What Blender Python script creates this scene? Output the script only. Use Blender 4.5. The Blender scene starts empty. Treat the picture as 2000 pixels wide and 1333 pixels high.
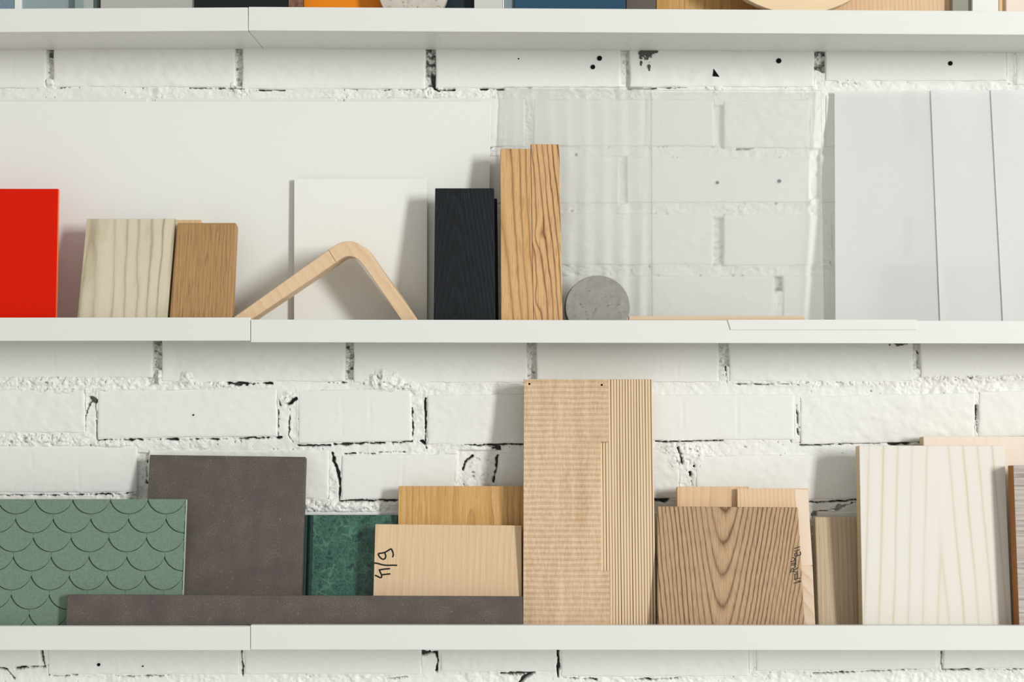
import bpy, bmesh, math, random
import numpy as np
from mathutils import Vector, Matrix

random.seed(7)
C = bpy.context.scene.collection
SC = bpy.context.scene

# ------------------------------------------------------------------ camera, world, light, exposure
F = 2945.0            # focal length in pixels of the 2000 px wide frame
EYE = 1.45            # eye height in the room
LIP = 1.95            # distance from the lens to the front lip of the ledges
WALL = 2.07           # distance to the painted brick faces
cam = bpy.data.cameras.new('camera')
cam.sensor_width = 36.0
cam.lens = F / 2000.0 * 36.0
cam.clip_start = 0.05
camo = bpy.data.objects.new('camera', cam)
camo.location = (0, 0, EYE)
camo.rotation_euler = (math.pi / 2, 0, 0)
C.objects.link(camo)
SC.camera = camo

world = bpy.data.worlds.new('room_light')
SC.world = world
world.use_nodes = True
bg = world.node_tree.nodes['Background']
bg.inputs['Color'].default_value = (1.0, 0.995, 0.955, 1)
bg.inputs['Strength'].default_value = 0.50

sun = bpy.data.lights.new('window_light', 'AREA')
sun.shape = 'RECTANGLE'
sun.size = 0.75
sun.size_y = 2.1
sun.energy = 358
sun.color = (1.0, 1.0, 0.985)
suno = bpy.data.objects.new('window_light', sun)
suno.location = Vector((4.80, -3.10, EYE + 1.22))
suno.rotation_euler = (Vector((0, 2.0, EYE)) - suno.location).to_track_quat('-Z', 'Y').to_euler()
C.objects.link(suno)

SC.view_settings.view_transform = 'Standard'
SC.view_settings.look = 'None'
SC.view_settings.gamma = 1.0
SC.view_settings.use_curve_mapping = False
SC.view_settings.exposure = 0.0
SC.cycles.use_denoising = True
SC.cycles.max_bounces = 10
SC.cycles.transparent_max_bounces = 12

# ------------------------------------------------------------------ small helpers
def P(px, py, y):
    return Vector(((px - 1000.0) * y / F, y, EYE + (666.5 - py) * y / F))

def lin(c):
    return c / 12.92 if c <= 0.04045 else ((c + 0.055) / 1.055) ** 2.4

def S(r, g, b, k=1.0):
    return tuple(min(1.0, lin(v / 255.0) * k) for v in (r, g, b)) + (1.0,)

def link(name, me, mats=(), parent=None):
    o = bpy.data.objects.new(name, me)
    C.objects.link(o)
    for m in (mats if isinstance(mats, (list, tuple)) else [mats]):
        me.materials.append(m)
    if parent is not None:
        o.parent = parent
    return o

def tag(o, label, cat, group=None):
    o['label'] = label
    o['category'] = cat
    if group:
        o['group'] = group
    return o

def empty(name, label, cat, loc, group=None):
    o = bpy.data.objects.new(name, None)
    o.empty_display_size = 0.02
    o.location = loc
    C.objects.link(o)
    return tag(o, label, cat, group)

def prism(poly, y0, y1, bevel=0.0, seg=2, side_mat=None, taper=None):
    """closed outline in x/z (metres, counter-clockwise seen from -y) extruded from y0 (front) to y1"""
    bm = bmesh.new()
    f = [bm.verts.new((x, y0, z)) for x, z in poly]
    b = [bm.verts.new((x, y1, z)) for x, z in poly]
    n = len(poly)
    bm.faces.new(f)
    bm.faces.new(list(reversed(b)))
    for i in range(n):
        q = bm.faces.new((f[i], b[i], b[(i + 1) % n], f[(i + 1) % n]))
        if side_mat is not None:
            q.material_index = side_mat
    bm.normal_update()
    bmesh.ops.recalc_face_normals(bm, faces=bm.faces[:])
    if bevel > 0:
        bmesh.ops.bevel(bm, geom=bm.edges[:], offset=bevel, segments=seg, affect='EDGES', profile=0.5, clamp_overlap=True)
    me = bpy.data.meshes.new('prism')
    bm.to_mesh(me)
    bm.free()
    return me

def box(x0, x1, y0, y1, z0, z1, bevel=0.0, seg=2):
    return prism([(x0, z0), (x1, z0), (x1, z1), (x0, z1)], y0, y1, bevel, seg)

# ------------------------------------------------------------------ node helpers
class N:
    def __init__(s, name):
        s.m = bpy.data.materials.new(name)
        s.m.use_nodes = True
        s.t = s.m.node_tree
        s.t.nodes.clear()
        s.out = s.t.nodes.new('ShaderNodeOutputMaterial')
    def n(s, kind, **kw):
        nd = s.t.nodes.new(kind)
        for k, v in kw.items():
            setattr(nd, k, v)
        return nd
    def set(s, sock, v):
        if hasattr(v, 'is_linked') or isinstance(v, bpy.types.NodeSocket):
            s.t.links.new(v, sock)
        else:
            sock.default_value = v
    def math(s, op, a, b=None, c=None, clamp=False):
        nd = s.n('ShaderNodeMath', operation=op, use_clamp=clamp)
        s.set(nd.inputs[0], a)
        if b is not None: s.set(nd.inputs[1], b)
        if c is not None: s.set(nd.inputs[2], c)
        return nd.outputs[0]
    def vmul(s, v, k):
        nd = s.n('ShaderNodeVectorMath', operation='MULTIPLY')
        s.set(nd.inputs[0], v)
        nd.inputs[1].default_value = k
        return nd.outputs[0]
    def noise(s, v, scale=1.0, detail=2.0, rough=0.5, dist=0.0):
        nd = s.n('ShaderNodeTexNoise')
        s.set(nd.inputs['Vector'], v)
        nd.inputs['Scale'].default_value = scale
        nd.inputs['Detail'].default_value = detail
        nd.inputs['Roughness'].default_value = rough
        nd.inputs['Distortion'].default_value = dist
        return nd.outputs['Fac']
    def ramp(s, v, lo, hi, a=0.0, b=1.0):
        nd = s.n('ShaderNodeMapRange')
        nd.clamp = True
        s.set(nd.inputs[0], v)
        for i, k in zip((1, 2, 3, 4), (lo, hi, a, b)):
            nd.inputs[i].default_value = k
        return nd.outputs[0]
    def mix(s, f, a, b):
        nd = s.n('ShaderNodeMix', data_type='RGBA')
        s.set(nd.inputs[0], f)
        s.set(nd.inputs[6], a)
        s.set(nd.inputs[7], b)
        return nd.outputs[2]
    def coord(s, which='Object'):
        return s.n('ShaderNodeTexCoord').outputs[which]
    def xyz(s, v):
        nd = s.n('ShaderNodeSeparateXYZ')
        s.set(nd.inputs[0], v)
        return nd.outputs
    def bsdf(s, color, rough=0.5, height=None, strength=0.3, dist=0.001, spec=0.5, metal=0.0):
        b = s.n('ShaderNodeBsdfPrincipled')
        s.set(b.inputs['Base Color'], color)
        s.set(b.inputs['Roughness'], rough)
        b.inputs['Specular IOR Level'].default_value = spec
        b.inputs['Metallic'].default_value = metal
        if height is not None:
            bp = s.n('ShaderNodeBump')
            bp.inputs['Strength'].default_value = strength
            bp.inputs['Distance'].default_value = dist
            s.set(bp.inputs['Height'], height)
            s.t.links.new(bp.outputs[0], b.inputs['Normal'])
        s.t.links.new(b.outputs[0], s.out.inputs[0])
        return s.m

def plain(name, c, rough=0.5, spec=0.5, grain=0.0, gscale=900, metal=0.0):
    k = N(name)
    if grain:
        v = k.noise(k.coord(), gscale, 3, 0.6)
        col = k.mix(k.ramp(v, 0.3, 0.7), tuple(x * (1 - grain) for x in c[:3]) + (1,), tuple(min(1, x * (1 + grain)) for x in c[:3]) + (1,))
        return k.bsdf(col, rough, v, 0.15, 0.0004, spec, metal)
    return k.bsdf(c, rough, spec=spec, metal=metal)

def wood(name, c1, c2, shear=0.0, sym=False, cx=0.0, d=0.03, tp=0.0, freq=60.0, amt=0.6, sharp=3.0, warp=0.004, wsc=(14, 14, 3),
         fine=0.25, fsc=(900, 900, 22), pores=0.0, porec=None, psc=(1300, 1300, 40), pth=(0.56, 0.66), ringpore=0.0,
         blotch=0.1, bsc=14, rough=0.55, bump=0.12, axis='Z', knots=None, pcol=None, tint=None, off=0.0):
    """growth rings cut through a tilted log: straight grain for tp = 0, nested cathedrals for tp > 0"""
    k = N(name)
    co = k.coord()
    if axis == 'X':
        mp = k.n('ShaderNodeMapping')
        mp.inputs['Rotation'].default_value = (0, math.radians(90), 0)
        k.set(mp.inputs[0], co)
        co = mp.outputs[0]
    if off:
        mp = k.n('ShaderNodeMapping')
        mp.inputs['Location'].default_value = (0, off, 0)
        k.set(mp.inputs[0], co)
        co2 = mp.outputs[0]
    else:
        co2 = co
    x, y, z = k.xyz(co)
    w = k.math('MULTIPLY', k.math('SUBTRACT', k.noise(k.vmul(co2, wsc), 1.0, 3, 0.5), 0.5), warp * 2)
    w2 = k.math('MULTIPLY', k.math('SUBTRACT', k.noise(k.vmul(co2, (60, 60, 30)), 1.0, 2, 0.6), 0.5), warp * 0.2)
    w3 = k.math('MULTIPLY', k.math('SUBTRACT', k.noise(k.vmul(co2, (420, 420, 45)), 1.0, 2, 0.6), 0.5), warp * 0.16)
    xx = k.math('ADD', k.math('ADD', k.math('SUBTRACT', x, cx), w), w3)
    if shear:
        xx = k.math('ADD', xx, k.math('MULTIPLY', z, shear))
    if knots:
        for (kx, kz, kr, ka) in knots:      # a knot pushes the rings aside
            ux = k.math('SUBTRACT', x, kx)
            uz = k.math('MULTIPLY', k.math('SUBTRACT', z, kz), 0.45)
            r2 = k.math('ADD', k.math('MULTIPLY', ux, ux), k.math('MULTIPLY', uz, uz))
            g = k.math('POWER', 2.718, k.math('DIVIDE', k.math('MULTIPLY', r2, -1.0), kr * kr))
            xx = k.math('ADD', xx, k.math('MULTIPLY', g, ka))
    r = k.math('SQRT', k.math('ADD', k.math('MULTIPLY', xx, xx), d * d))
    r = k.math('ADD', k.math('ADD', r, w2), k.math('MULTIPLY', z, tp))
    t = k.math('FRACT', k.math('ADD', k.math('MULTIPLY', r, freq), 10.0))
    if sym:
        t = k.math('SUBTRACT', 1.0, k.math('ABSOLUTE', k.math('SUBTRACT', k.math('MULTIPLY', t, 2.0), 1.0)))
    prof = k.math('POWER', t, sharp)
    var = k.ramp(k.noise(k.vmul(co2, (40, 40, 3)), 1.0, 2), 0.3, 0.7, 0.35, 1.0)
    ring = k.math('MULTIPLY', k.math('MULTIPLY', prof, amt), var)
    fi = k.math('MULTIPLY', k.math('SUBTRACT', k.noise(k.vmul(co2, fsc), 1.0, 3, 0.6), 0.5), fine * 2)
    bl = k.math('MULTIPLY', k.math('SUBTRACT', k.noise(k.vmul(co2, (bsc, bsc, bsc * 0.3)), 1.0, 2), 0.5), blotch * 2)
    fac = k.math('ADD', k.math('ADD', ring, fi), k.math('ADD', bl, 0.12), clamp=True)
    col = k.mix(fac, c1, c2)
    h = k.math('MULTIPLY', fac, -1.0)
    if tint is not None:                    # stain patches (own shape): colour, low, high, scale
        tc, lo, hi, ts = tint
        col = k.mix(k.ramp(k.noise(k.vmul(co2, ts), 1.0, 2), lo, hi, 0.0, 0.8), col, tc)
    if pores:
        pn = k.ramp(k.noise(k.vmul(co2, psc), 1.0, 2, 0.5), pth[0], pth[1])
        if ringpore:
            pn = k.math('MULTIPLY', pn, k.math('ADD', k.math('MULTIPLY', prof, ringpore), 1.0 - ringpore, clamp=True))
        pm = k.math('MULTIPLY', pn, pores)
        col = k.mix(pm, col, porec or c2)
        h = k.math('SUBTRACT', h, pm)
    return k.bsdf(col, rough, h, bump, 0.0006, 0.35)

# ------------------------------------------------------------------ materials
WHITE = S(236, 236, 231, 1.0)

def paint_material():
    k = N('white_wall_paint')
    pos = k.n('ShaderNodeNewGeometry').outputs['Position']
    at = k.n('ShaderNodeAttribute', attribute_name='bare').outputs['Fac']
    sp = k.ramp(k.noise(pos, 330, 4, 0.7), 0.40, 0.60)
    bare = k.mix(k.noise(pos, 500, 3, 0.6), S(38, 36, 33), S(98, 93, 86))
    gate = k.math('MULTIPLY', at, k.math('ADD', k.ramp(at, 0.55, 0.95), sp, clamp=True), clamp=True)
    c0 = k.mix(k.noise(pos, 9, 3, 0.6), S(231, 231, 226), S(238, 238, 234))
    col = k.mix(gate, c0, bare)
    h = k.math('ADD', k.math('MULTIPLY', k.noise(pos, 110, 4, 0.6), 0.55), k.math('MULTIPLY', k.noise(k.vmul(pos, (500, 500, 130)), 1.0, 3, 0.6), 0.3))
    return k.bsdf(col, 0.55, h, 0.22, 0.0022, 0.3)

M = {}
M['paint'] = paint_material()
M['lacquer'] = plain('white_lacquer', S(227, 228, 223), 0.42, 0.4)
M['gap'] = plain('dark_hole', S(22, 20, 19), 0.9, 0.1)
M['ink'] = plain('black_ink', S(26, 21, 20), 0.6, 0.3)
M['grey_ink'] = plain('grey_ink', S(70, 62, 56), 0.7, 0.2)

# ------------------------------------------------------------------ noise in numpy
def vnoise(x, y, s, seed):
    rng = np.random.RandomState(seed)
    L = rng.rand(256, 256)
    u = x / s + 1000.0
    v = y / s + 1000.0
    i = np.floor(u).astype(int)
    j = np.floor(v).astype(int)
    fu = u - i
    fv = v - j
    fu = fu * fu * (3 - 2 * fu)
    fv = fv * fv * (3 - 2 * fv)
    g = lambda a, b: L[a % 256, b % 256]
    return (g(i, j) * (1 - fu) + g(i + 1, j) * fu) * (1 - fv) + (g(i, j + 1) * (1 - fu) + g(i + 1, j + 1) * fu) * fv

def fbm(x, y, s, seed, n=3):
    r = 0
    a = 1.0
    t = 0
    for q in range(n):
        r = r + a * vnoise(x, y, s / 2 ** q, seed + q)
        t += a
        a *= 0.55
    return r / t

def segdist(X, Y, pts):
    best = np.full(X.shape, 1e9)
    for (ax, ay), (bx, by) in zip(pts[:-1], pts[1:]):
        dx, dy = bx - ax, by - ay
        q = np.clip(((X - ax) * dx + (Y - ay) * dy) / (dx * dx + dy * dy + 1e-9), 0, 1)
        best = np.minimum(best, np.hypot(X - ax - q * dx, Y - ay - q * dy))
    return best

# ------------------------------------------------------------------ the painted brick wall
# every brick: left, top, right, bottom, drop of the right end (wall pixels at 1 px = WALL / F)
K = WALL / F
BR = []
def course(top, bot, joints, gap=13, tilt=0):
    for a, b in zip(joints[:-1], joints[1:]):
        BR.append((a + gap / 2, top, b - gap / 2, bot, tilt))
course(-150, -52, [-460, -90, 280, 650, 1020, 1395, 1770, 2140, 2460])
course(-34, 60, [-300, 70, 440, 815, 1190, 1560, 1935, 2300])
BR += [(-270, 78, 90, 172, 0), (105, 78, 459, 170, 0), (474, 78, 832, 174, 0), (851, 78, 1213, 172, 0), (1230, 78, 1591, 170, 0), (1613, 80, 1966, 158, 0), (1984, 80, 2350, 166, 0)]
BR += [(-82, 192, 288, 287, 0), (301, 192, 658, 287, 0), (672, 192, 1026, 287, 0), (1042, 195, 1394, 286, 0), (1413, 196, 1582, 289, 0), (1612, 186, 1764, 286, 0), (1786, 186, 2150, 286, 0)]
BR += [(-260, 303, 96, 398, 0), (110, 303, 470, 398, 0), (484, 303, 846, 398, 0), (860, 305, 1210, 398, 0), (1223, 308, 1580, 396, 0), (1602, 304, 1960, 396, 0), (1975, 304, 2330, 396, 0)]
BR += [(-82, 418, 288, 520, 0), (301, 418, 658, 520, 0), (672, 418, 1022, 520, 0), (1036, 418, 1394, 518, 0), (1414, 420, 1600, 519, 0), (1624, 420, 1766, 520, 0), (1784, 420, 2150, 520, 0)]
BR += [(-260, 540, 96, 638, 0), (110, 540, 470, 638, 0), (484, 540, 790, 638, 0), (804, 540, 1150, 638, 0), (1163, 540, 1513, 636, 0), (1529, 540, 1880, 636, 0), (1893, 540, 2300, 636, 0)]
BR += [(-60, 652, 299, 738, 0), (316, 652, 675, 746, 0), (691, 652, 1029, 748, 0), (1048, 652, 1405, 747, 0), (1424, 652, 1784, 746, 0), (1798, 652, 2160, 738, -8)]
BR += [(-190, 762, 166, 846, 0), (191, 764, 541, 857, -4), (582, 764, 803, 867, -5), (834, 772, 1192, 868, -3), (1206, 772, 1552, 861, -1), (1563, 776, 1905, 869, -8), (1912, 766, 2280, 856, -8)]
BR += [(-95, 872, 268, 963, 0), (290, 880, 642, 975, 0), (667, 890, 893, 976, -2), (976, 885, 1328, 974, 0), (1358, 892, 1690, 979, -4), (1704, 890, 2060, 978, 0), (2074, 886, 2400, 978, 0)]
course(1000, 1093, [-270, 110, 480, 850, 1215, 1590, 1965, 2340])
course(1115, 1207, [-90, 290, 660, 1035, 1400, 1780, 2150])
BR += [(-290, 1232, 79, 1302, 0), (94, 1232, 468, 1318, 0), (476, 1232, 822, 1318, 0), (860, 1232, 1086, 1313, 0), (1095, 1232, 1462, 1322, 0), (1476, 1232, 1832, 1312, -5), (1844, 1232, 2210, 1307, 0)]
course(1338, 1432, [-140, 230, 610, 980, 1345, 1720, 2090, 2440], 14)

# open cracks and unpainted joints: points, width in px, share of bare mortar, broken into dashes?
CR = [
 ([(505, 176), (555, 174)], 3, 1, 0), ([(735, 175), (832, 173)], 2, 1, 1), ([(846, 150), (850, 172), (857, 178)], 7, 1, 0),
 ([(857, 176), (888, 174)], 3, 1, 0), ([(940, 173), (984, 175)], 3, 1, 1), ([(1228, 172), (1280, 171)], 3.6, 1, 0), ([(1285, 171), (1340, 171)], 1.6, .9, 1),
 ([(370, 170), (475, 173)], 2, 1, 1), ([(108, 171), (155, 170)], 1.5, .8, 1), ([(1560, 164), (1585, 164)], 1.8, .9, 0),
 ([(1440, 291), (1470, 289)], 2.4, .9, 0), ([(445, 747), (470, 749), (492, 750), (530, 748)], 3.5, 1, 1), ([(448, 748), (490, 749)], 7, 1, 1),
 ([(640, 748), (676, 748)], 1.8, .9, 1), ([(186, 782), (189, 830), (190, 860), (200, 860)], 2.4, 1, 1), ([(190, 860), (300, 859), (420, 858), (548, 855)], 2.8, 1, 1),
 ([(165, 840), (164, 825), (170, 800), (180, 778)], 4, .8, 1), ([(176, 776), (187, 785)], 9, .8, 1),
 ([(560, 792), (578, 778)], 5, 1, 1), ([(544, 780), (547, 792)], 4, 1, 1), ([(543, 800), (542, 850)], 1.5, .9, 1), ([(566, 800), (563, 850), (572, 865)], 1.6, .9, 1),
 ([(580, 870), (610, 872), (645, 870)], 3.6, 1, 0), ([(652, 869), (700, 867), (750, 865)], 5, 1, 0), ([(757, 864), (780, 866), (803, 861)], 4, 1, 1),
 ([(805, 798), (806, 852)], 2, 1, 1), ([(831, 778), (831, 868)], 3, 1, 0), ([(826, 862), (834, 876)], 8, 1, 1),
 ([(900, 871), (950, 870), (1024, 868)], 4, 1, 0), ([(955, 873), (975, 877)], 8, 1, 1),
 ([(649, 886), (652, 905), (660, 925), (663, 950), (664, 979)], 5, 1, 0), ([(650, 885), (651, 910)], 7, 1, 1), ([(663, 979), (700, 979), (778, 978)], 4, 1, 0),
 ([(672, 887), (725, 886), (790, 882)], 2, 1, 1), ([(903, 920), (908, 903), (922, 892)], 3.2, 1, 1), ([(905, 930), (906, 960)], 1.6, .8, 1), ([(972, 889), (968, 920), (964, 942)], 5.5, 1, 0),
 ([(1280, 863), (1345, 863), (1412, 861)], 2.2, 1, 0), ([(1564, 871), (1640, 868), (1740, 864)], 2.4, 1, 0), ([(1738, 866), (1796, 863)], 8, 1, 0),
 ([(1557, 792), (1560, 850)], 2, .9, 1), ([(1908, 792), (1907, 825), (1910, 846)], 4.5, 1, 0), ([(1282, 977), (1302, 976)], 10, 1, 0),
 ([(1584, 982), (1640, 980), (1674, 977)], 2.6, 1, 0), ([(1590, 1004), (1630, 996), (1672, 982)], 6, .6, 1),
 ([(1348, 925), (1352, 948)], 5, 1, 1), ([(1355, 912), (1372, 905)], 2.4, 1, 1), ([(1325, 875), (1332, 905)], 3, .8, 1),
 ([(-20, 969), (90, 968), (230, 966), (262, 964)], 2, 1, 1), ([(286, 900), (285, 945)], 3, 1, 1),
 ([(81, 1272), (83, 1290), (86, 1304)], 4, 1, 0), ([(-5, 1306), (12, 1311), (25, 1326)], 5, 1, 0), ([(30, 1307), (60, 1304), (84, 1305)], 4, 1, 0), ([(94, 1300), (96, 1320)], 2.6, 1, 1),
 ([(100, 1322), (150, 1320)], 1.8, .8, 1), ([(225, 1322), (330, 1321)], 1.8, .8, 1), ([(471, 1272), (474, 1320)], 3.4, 1, 0), ([(828, 1274), (852, 1276), (857, 1290), (852, 1312)], 4, 1, 0), ([(826, 1276), (840, 1275)], 8, 1, 1),
 ([(756, 1327), (795, 1323)], 1.8, .9, 0), ([(980, 1318), (1015, 1317), (1042, 1314)], 4, 1, 0), ([(1015, 1336), (1026, 1324), (1040, 1314)], 5, 1, 0), ([(1090, 1270), (1091, 1322)], 5, 1, 0),
 ([(1092, 1325), (1165, 1329)], 2.2, 1, 1), ([(1240, 1329), (1330, 1326)], 2.4, 1, 1), ([(1590, 1316), (1690, 1313), (1790, 1309)], 2, .9, 1), ([(1840, 1274), (1838, 1295), (1842, 1308)], 2.6, 1, 1),
 ([(1846, 1310), (1880, 1309), (1950, 1310), (2000, 1308)], 2.6, 1, 1),
 ([(1779, 676), (1779, 700)], 2.6, 1, 1), ([(1795, 678), (1796, 722)], 3, 1, 1), ([(1744, 680), (1775, 676)], 5, .9, 1),
 ([(1418, 716), (1420, 748)], 2.4, .9, 1), ([(1426, 750), (1560, 752)], 1.4, .7, 1),
]
# recessed upright joints: box, depth in mm, bare share
JO = [((92, 60, 104, 155), 9, .25), ((94, 60, 105, 112), 10, .8), ((460, 60, 474, 168), 9, .55), ((833, 60, 850, 170), 9, .72), ((1214, 60, 1230, 170), 7, .25), ((1592, 60, 1612, 138), 9, .7),
      ((1392, 205, 1412, 288), 7, .0), ((1583, 290, 1600, 390), 6, .0), ((1766, 180, 1785, 290), 8, .5), ((1395, 425, 1413, 520), 8, .1), ((1766, 425, 1784, 500), 8, .9), ((1514, 540, 1528, 570), 8, .45),
      ((1211, 305, 1222, 398), 5, .0), ((301, 640, 315, 722), 9, .5), ((290, 722, 305, 752), 7, .3), ((676, 640, 691, 742), 9, .62), ((1030, 640, 1047, 745), 9, .35), ((1406, 640, 1424, 715), 8, .4), ((1786, 640, 1798, 720), 7, .25),
      ((896, 880, 975, 978), 4, .0), ((270, 885, 290, 975), 6, .1)]
# crumbly mortar heaps: centre, radii, height mm
LUMPS = [(745, 742, 34, 20, 6.5), (790, 756, 30, 12, 4), (365, 738, 16, 16, 5), (430, 752, 60, 8, 3), (1345, 890, 60, 40, 3), (1398, 165, 22, 18, 2), (60, 860, 120, 13, 3.0), (215, 868, 50, 9, 2.6), (120, 765, 90, 7, 2.6), (1415, 728, 10, 14, 3), (930, 925, 38, 42, 6), (562, 782, 18, 16, 3), (1262, 130, 26, 40, 1.5),
         (304, 732, 9, 12, 6), (1600, 748, 190, 7, 2.5), (1900, 738, 160, 8, 2.5), (95, 745, 160, 10, 3.5), (98, 162, 8, 8, 5), (462, 166, 10, 9, 5), (840, 180, 30, 14, 2.5), (470, 178, 26, 12, 2.5), (620, 992, 40, 10, 3), (1660, 158, 60, 10, 2), (700, 990, 60, 12, 3)]
PATCH = [(1264, 100, 21, 12), (1268, 132, 5, 7), (1252, 124, 4, 5), (1757, 672, 16, 5)]
# slight upright ridges left by older paint on the brick faces
RI = [[(1333, 772), (1334, 856)], [(1440, 768), (1441, 852)], [(105, 670), (106, 740)], [(190, 670), (191, 742)], [(667, 775), (668, 850)], [(722, 780), (724, 850)], [(787, 890), (785, 950)],
      [(1322, 672), (1324, 735)], [(1288, 672), (1288, 735)], [(62, 890), (64, 960)], [(152, 892), (154, 955)], [(28, 100), (22, 170)], [(223, 1240), (225, 1318)], [(930, 1240), (930, 1310)],
      [(1543, 205), (1540, 262)], [(1475, 310), (1500, 330)], [(640, 800), (660, 812)], [(1480, 800), (1540, 818)], [(600, 820), (650, 836)], [(250, 1270), (330, 1300)], [(1260, 1285), (1330, 1308)]]
HOLES = [(1171, 114, 4.8), (1158, 131, 4.4), (1521, 119, 5.0), (1856, 124, 4.4), (1013, 115, 1.3), (378, 811, 1.6), (1401, 357, 3.2), (1522, 354, 3.6), (117, 1249, 1), (193, 1299, 3), (279, 1247 + 55, 1.4)]

def brick_quads():
    out = []
    for i, b in enumerate(BR):
        x0, y0, x1, y1, tl = b
        out.append([(x0, y0), (x1, y0 + tl), (x1 + random.uniform(-1.5, 1.5), y1 + tl), (x0 + random.uniform(-1.5, 1.5), y1)])
    return out
BQ = brick_quads()

def brick_mesh(q, i, fine):
    w = q[1][0] - q[0][0]
    h = q[3][1] - q[0][1]
    st = 3.4 if fine else 14.0
    nx = max(6, int(w / st))
    ny = max(5, int(h / st))
    # parameter lines crowd towards the arrises
    def line(n, L):
        r = 3.2
        inner = np.linspace(r, L - r, n)
        return np.concatenate([[0, r * 0.25, r * 0.6], inner, [L - r * 0.6, L - r * 0.25, L]]) / L
    u = line(nx, w)
    v = line(ny, h)
    U, V = np.meshgrid(u, v, indexing='ij')
    q = np.array(q, float)
    X = (q[0, 0] * (1 - U) + q[1, 0] * U) * (1 - V) + (q[3, 0] * (1 - U) + q[2, 0] * U) * V
    Y = (q[0, 1] * (1 - U) + q[1, 1] * U) * (1 - V) + (q[3, 1] * (1 - U) + q[2, 1] * U) * V
    d = np.minimum(np.minimum(U, 1 - U) * w, np.minimum(V, 1 - V) * h)
    r = 4.6
    e = np.clip(1 - d / r, 0, 1)
    rough = [0.2, 1.0, 0.5, 0.25, 0.8][i % 5]
    hgt = -r * K * 0.5 * (1 - np.sqrt(np.clip(1 - e * e, 0, 1)))
    hgt = hgt + (fbm(X, Y, 90, 11 + i, 2) - 0.5) * 0.0012 + (fbm(X * 0.8 + Y * 0.35, Y * 1.2 - X * 0.3, 15, 40 + i, 3) - 0.5) * 0.0021 * rough
    for pts in RI:
        dd = segdist(X, Y, pts)
        hgt = hgt + (-0.0005 * np.exp(-(dd / 2.6) ** 2) + 0.0002 * np.exp(-((dd - 5) / 2.6) ** 2)) * np.clip(2.2 * fbm(X, Y, 25, 811, 2) - 0.5, 0, 1)
    edge = (d < 5)
    X = X + np.where(edge, (fbm(Y, X, 22, 90 + i, 2) - 0.5) * 2.6, 0)
    Y = Y + np.where(edge, (fbm(X, Y, 22, 130 + i, 2) - 0.5) * 2.6, 0)
    cx, cy = float(q[:, 0].mean()), float(q[:, 1].mean())
    vx = (X - cx) * K
    vz = -(Y - cy) * K
    vy = -hgt
    nu, nv = U.shape
    co = np.stack([vx, vy, vz], -1).reshape(-1, 3)
    idx = np.arange(nu * nv).reshape(nu, nv)
    F4 = np.stack([idx[:-1, :-1], idx[:-1, 1:], idx[1:, 1:], idx[1:, :-1]], -1).reshape(-1, 4)
    ring = np.concatenate([idx[:, 0], idx[-1, 1:], idx[-2::-1, -1], idx[0, -2:0:-1]])
    back = co[ring].copy()
    back[:, 1] = 0.016
    nb = len(ring)
    bi = np.arange(nb) + len(co)
    side = np.stack([ring, np.roll(ring, -1), np.roll(bi, -1), bi], -1)
    co = np.concatenate([co, back])
    F4 = np.concatenate([F4, side])
    return co, F4, cx, cy

def mesh_np(name, co, quads, attr=None):
    me = bpy.data.meshes.new(name)
    me.vertices.add(len(co))
    me.vertices.foreach_set('co', co.astype(np.float32).ravel())
    me.loops.add(quads.size)
    me.loops.foreach_set('vertex_index', quads.astype(np.int32).ravel())
    me.polygons.add(len(quads))
    me.polygons.foreach_set('loop_start', np.arange(0, quads.size, 4, dtype=np.int32))
    me.polygons.foreach_set('loop_total', np.full(len(quads), 4, dtype=np.int32))
    me.polygons.foreach_set('use_smooth', np.ones(len(quads), dtype=bool))
    if attr is not None:
        a = me.attributes.new('bare', 'FLOAT', 'POINT')
        a.data.foreach_set('value', attr.astype(np.float32))
    me.update(calc_edges=True)
    me.validate()
    return me

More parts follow.
